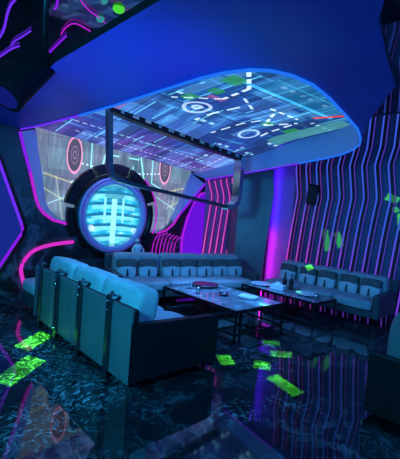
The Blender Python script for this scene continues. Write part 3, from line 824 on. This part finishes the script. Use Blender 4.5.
# ------------------------------------------------------------------ ceiling fittings
t = thing('stage_light', 'black barrel stage light with blue lens hanging at upper left', 'stage light', (1.02, 3.28, 2.50))
a, c = Vector((.14, .05, .17)), Vector((-.15, -.05, -.19))
b = BM(); cyl(b, a, c, .115, .125, 28); finish('barrel', b, M['plastic'], t, False)
ax = (c-a).normalized()
b = BM(); cyl(b, c-ax*.01, c+ax*.03, .13, .128, 28); finish('lens_ring', b, M['plastic'], t)
b = BM(); cyl(b, c+ax*.02, c+ax*.045, .105, .085, 28); finish('lens', b, M['lens'], t)
b = BM(); tube(b, [a+Vector((.0, .0, .02)), (.12, .05, .45), (.12, .05, .88)], .03, 8); finish('yoke', b, M['black_metal'], t, True)
t = thing('ceiling_speaker', 'dark box speaker hung from the ceiling at top right corner', 'speaker', (2.78, 1.36, 3.16))
b = BM(); box(b, (.0, .0, .0), (.36, .26, .22), .015); finish('cabinet', b, M['plastic'], t)
b = BM(); box(b, (0, -.136, 0), (.32, .012, .18), .004); finish('grille', b, M['mesh_grille'], t)
b = BM(); box(b, (0, 0, .17), (.05, .05, .13), .004); finish('bracket', b, M['black_metal'], t)

def neon(name, label, pts, mat, r=.012):  # glowing tubes painted in as strip reflections of the mirror ceiling
    b = BM(); tube(b, pts, r, 6)
    tag(finish(name, b, M[mat], smooth=True), label, 'neon light', 'crooked painted reflection lines on the black ceiling')
PZ = HC-.02
PZ = HC-.02
N3 = lambda P: smooth_open([(x, y, PZ) for x, y in P], 1)
neon('reflected_line', 'long blue violet lightning-shaped painted reflection line at the far left of black ceiling', N3([(1.10, 3.85), (1.12, 4.09), (1.12, 4.23), (1.16, 4.49), (1.2, 4.68), (1.25, 4.93), (1.28, 5.22)]), 'led_violet', .011)
neon('reflected_line', 'short blue violet painted reflection line just above the barrel stage light', N3([(1.47, 5.94), (1.48, 5.49), (1.52, 5.29)]), 'led_violet', .011)
neon('reflected_line', 'zigzag blue violet painted reflection line above the barrel stage light', N3([(1.45, 5.38), (1.43, 5.15), (1.45, 4.95), (1.46, 4.69)]), 'led_violet', .009)
neon('reflected_line', 'short magenta painted reflection line at the top edge of black ceiling', N3([(1.36, 3.6), (1.39, 3.76), (1.44, 3.9), (1.44, 3.96)]), 'led_purple', .010)
neon('reflected_line', 'straight magenta painted reflection line beside the barrel stage light and soffit edge', N3([(1.86, 5.25), (1.82, 4.89), (1.78, 4.49)]), 'led_purple', .010)
neon('reflected_line', 'hooked pink painted reflection line on black ceiling near the soffit edge', N3([(1.72, 4.49), (1.68, 4.26), (1.69, 4.1), (1.76, 4.09), (1.9, 4.14)]), 'led_magenta', .007)
neon('reflected_line', 'curved pink painted reflection line on black ceiling ending in a teal spot', N3([(1.50, 3.52), (1.53, 3.59), (1.67, 3.71), (1.8, 3.76), (1.91, 3.83)]), 'led_magenta', .006)
def pix(label, x, y, r, mat):  # flat glowing discs for the green and teal spots
    b = BM(); lathe(b, [(0, -.02), (r*.7, -.018), (r, 0), (r, .02), (0, .02)], 16, (0, 0, 0))
    tag(finish('ceiling_dot', b, M[mat], loc=(x, y, HC-.02)), label, 'lamp')
pix('small round green glowing spot on the black ceiling by the soffit edge', 1.86, 3.47, .055, 'green_pix')
pix('small teal glowing spot on the black ceiling at end of pink line', 1.84, 3.80, .04, 'teal_pix')
pix('small teal glowing spot on the black ceiling at the top edge', 1.69, 3.43, .03, 'teal_pix')

# ------------------------------------------------------------------ lights
def lamp(kind, name, loc, target, col, power, size=.5, ang=60, blend=.6, sy=None, spread=None):
    l = bpy.data.lights.new(name, kind); l.color = col; l.energy = power
    if kind == 'SPOT': l.spot_size = math.radians(ang); l.spot_blend = blend; l.shadow_soft_size = size
    elif kind == 'AREA':
        l.size = size
        if sy: l.shape = 'RECTANGLE'; l.size_y = sy
        if spread: l.spread = math.radians(spread)
    else: l.shadow_soft_size = size
    o = bpy.data.objects.new(name, l); COL.objects.link(o); o.location = loc
    if target is not None: o.rotation_euler = (Vector(target)-Vector(loc)).to_track_quat('-Z', 'Y').to_euler()
    return o
# blue wash thrown up on the soffit from the floor, left of the sofa
lamp('SPOT', 'blue_uplight', (1.15, 1.3, .15), (1.6, 2.9, 2.6), (.004, .13, 1.), 240, .15, 56, 1.)
lamp('SPOT', 'blue_uplight', (1.2, .6, .15), (2.6, 1.4, 2.6), (.01, .10, 1.), 12, .15, 90, 1.)
lamp('SPOT', 'teal_uplight', (.9, .9, .15), (1.85, 1.75, 2.6), (.0, .8, .25), 70, .15, 26, 1.)
# cyan lamp and an added blue fill, both unseen behind the camera
lamp('AREA', 'cyan_lamp', (-.9, 1.6, 2.3), (1.9, 3.9, .3), (.02, .45, .85), 135, .6)
lamp('AREA', 'blue_fill', (3.6, -.9, 2.4), (4.9, 3.2, .2), (.03, .24, .95), 70, .6)
# unseen lights added under the ceiling screen to brighten tables, sofa and frame
lamp('SPOT', 'table_fill', (4.0, 3.75, 2.7), (4.05, 3.75, .4), (.08, .34, 1.), 420, .06, 64, .8)
lamp('SPOT', 'sofa_fill', (2.3, 3.85, 2.75), (2.15, 3.85, .6), (.03, .36, 1.), 110, .06, 75, .9)
lamp('AREA', 'recess_fill', (2.25, 3.6, 2.72), (5.4, 4.4, 2.6), (.04, .20, 1.), 30, .08, sy=1.6)
lamp('AREA', 'frame_fill', (3.5, 5.2, 2.45), (3.4, 6.2, 1.9), (.25, .25, .95), 10, 1.8, sy=.1)
# hidden strip lights behind the pillar edge, plus a teal fill added for its face
lamp('AREA', 'magenta_corner_light', (6.66, 5.30, .65), (6.80, 5.02, .65), (.75, .005, .75), 3.2, .05, sy=1.1)
lamp('AREA', 'violet_corner_light', (6.66, 5.30, 2.1), (6.80, 5.02, 2.1), (.10, .01, 1.), 5., .05, sy=1.8)
lamp('SPOT', 'teal_pillar_fill', (5.75, 4.9, .15), (6.25, 5.5, 1.5), (.02, .35, .6), 25, .04, 50, 1.)

def laser(C, A, B, power, S0=(1.35, 1.1, 2.5)):
    """green projector beam with a rectangular gobo: centre C, half axes A and B on the surface"""
    C, A, B, S0 = Vector(C), Vector(A), Vector(B), Vector(S0)
    z = (S0-C).normalized(); d = (S0-C).length
    A = A-z*A.dot(z); x = A.normalized(); y = z.cross(x)
    hu, hv = A.length/d, abs(B.dot(y))/d
    l = bpy.data.lights.new('laser_projector', 'SPOT'); l.color = (.10, 1., .015); l.energy = power
    l.spot_size = 2*math.atan(math.hypot(hu, hv)*1.4); l.spot_blend = 0; l.shadow_soft_size = .006
    l.use_nodes = True; nt = l.node_tree; nt.nodes.clear(); k = NT(nt)
    out = nt.nodes.new('ShaderNodeOutputLight'); e = nt.nodes.new('ShaderNodeEmission')
    tc = nt.nodes.new('ShaderNodeTexCoord'); sp = nt.nodes.new('ShaderNodeSeparateXYZ')
    nt.links.new(tc.outputs['Normal'], sp.inputs[0])
    az = k.abs(sp.outputs[2])
    u = k.m('DIVIDE', sp.outputs[0], az); v = k.m('DIVIDE', sp.outputs[1], az)
    n = k.noise(k.comb(u, v), 90., 2)
    wob = k.mul(k.sub(n, .5), min(hu, hv)*.9)
    mask = k.mul(k.lt(k.add(k.abs(u), wob), hu), k.lt(k.add(k.abs(v), wob), hv))
    nt.links.new(mask, e.inputs['Strength'])
    nt.links.new(e.outputs[0], out.inputs['Surface'])
    o = bpy.data.objects.new('laser_projector', l); COL.objects.link(o)
    m = Matrix((x, y, z)).transposed().to_4x4(); m.translation = S0; o.matrix_world = m
PF = 9000
laser((1.52, 4.24, 0), (.19, .16, 0), (-.07, .08, 0), PF*1.3)
laser((1.17, 3.58, 0), (.21, .19, 0), (-.07, .08, 0), PF)
laser((3.00, 2.78, 0), (.07, .11, 0), (.06, -.05, 0), PF)
laser((3.88, 2.87, 0), (.09, -.06, 0), (.06, .07, 0), PF)
laser((3.69, 2.57, 0), (.09, -.08, 0), (.06, .07, 0), PF)
laser((3.24, 2.48, 0), (.05, -.07, 0), (.08, .07, 0), PF*.7)
laser((3.06, 2.06, 0), (-.05, -.19, 0), (.09, .03, 0), PF)
laser((4.02, 3.12, .4), (.06, -.05, 0), (.05, .05, 0), PF*.35)
laser((6.30, 3.95, .60), (.0, .05, .05), (.0, -.05, .06), PF*.6)
laser((6.78, 3.95, 1.15), (.0, .06, .20), (.0, .06, -.03), PF*.45)
laser((6.78, 3.70, 1.18), (.0, .06, .13), (.0, .06, -.03), PF*.45)
laser((6.78, 2.82, 1.98), (.0, .10, .04), (.0, .02, -.06), PF*.5)
laser((6.78, 2.63, 1.60), (.0, .02, .14), (.0, .06, -.02), PF*.5)
laser((6.78, 2.74, 1.80), (.0, .03, .04), (.0, .04, -.02), PF*.4)
laser((1.98, 4.72, .86), (.03, .05, 0), (.06, -.03, 0.03), PF*.15)
laser((5.14, 3.36, .41), (.04, .03, 0), (.03, -.03, 0), PF*.3)

w = bpy.data.worlds.new('room'); S.world = w; w.use_nodes = True
w.node_tree.nodes['Background'].inputs[0].default_value = (.01, .02, .06, 1)
w.node_tree.nodes['Background'].inputs[1].default_value = .05

# ------------------------------------------------------------------ camera
cam = bpy.data.cameras.new('camera'); co = bpy.data.objects.new('camera', cam); COL.objects.link(co)
R_ = Vector((0.74552235, -0.66173982, 0.07935268)); D_ = Vector((0.01948524, -0.09737029, -0.99505746)); F_ = Vector((0.66619573, 0.74338378, -0.05969756))
mm = Matrix((R_, -D_, -F_)).transposed().to_4x4(); mm.translation = (0, 0, 1.6); co.matrix_world = mm
cam.sensor_fit = 'VERTICAL'; cam.sensor_height = 24.; cam.lens = 24.*393.18/459; cam.clip_start = .05
S.camera = co
S.view_settings.view_transform = 'Standard'; S.view_settings.look = 'None'
S.view_settings.gamma = 1.; S.view_settings.exposure = 0.; S.view_settings.use_curve_mapping = False
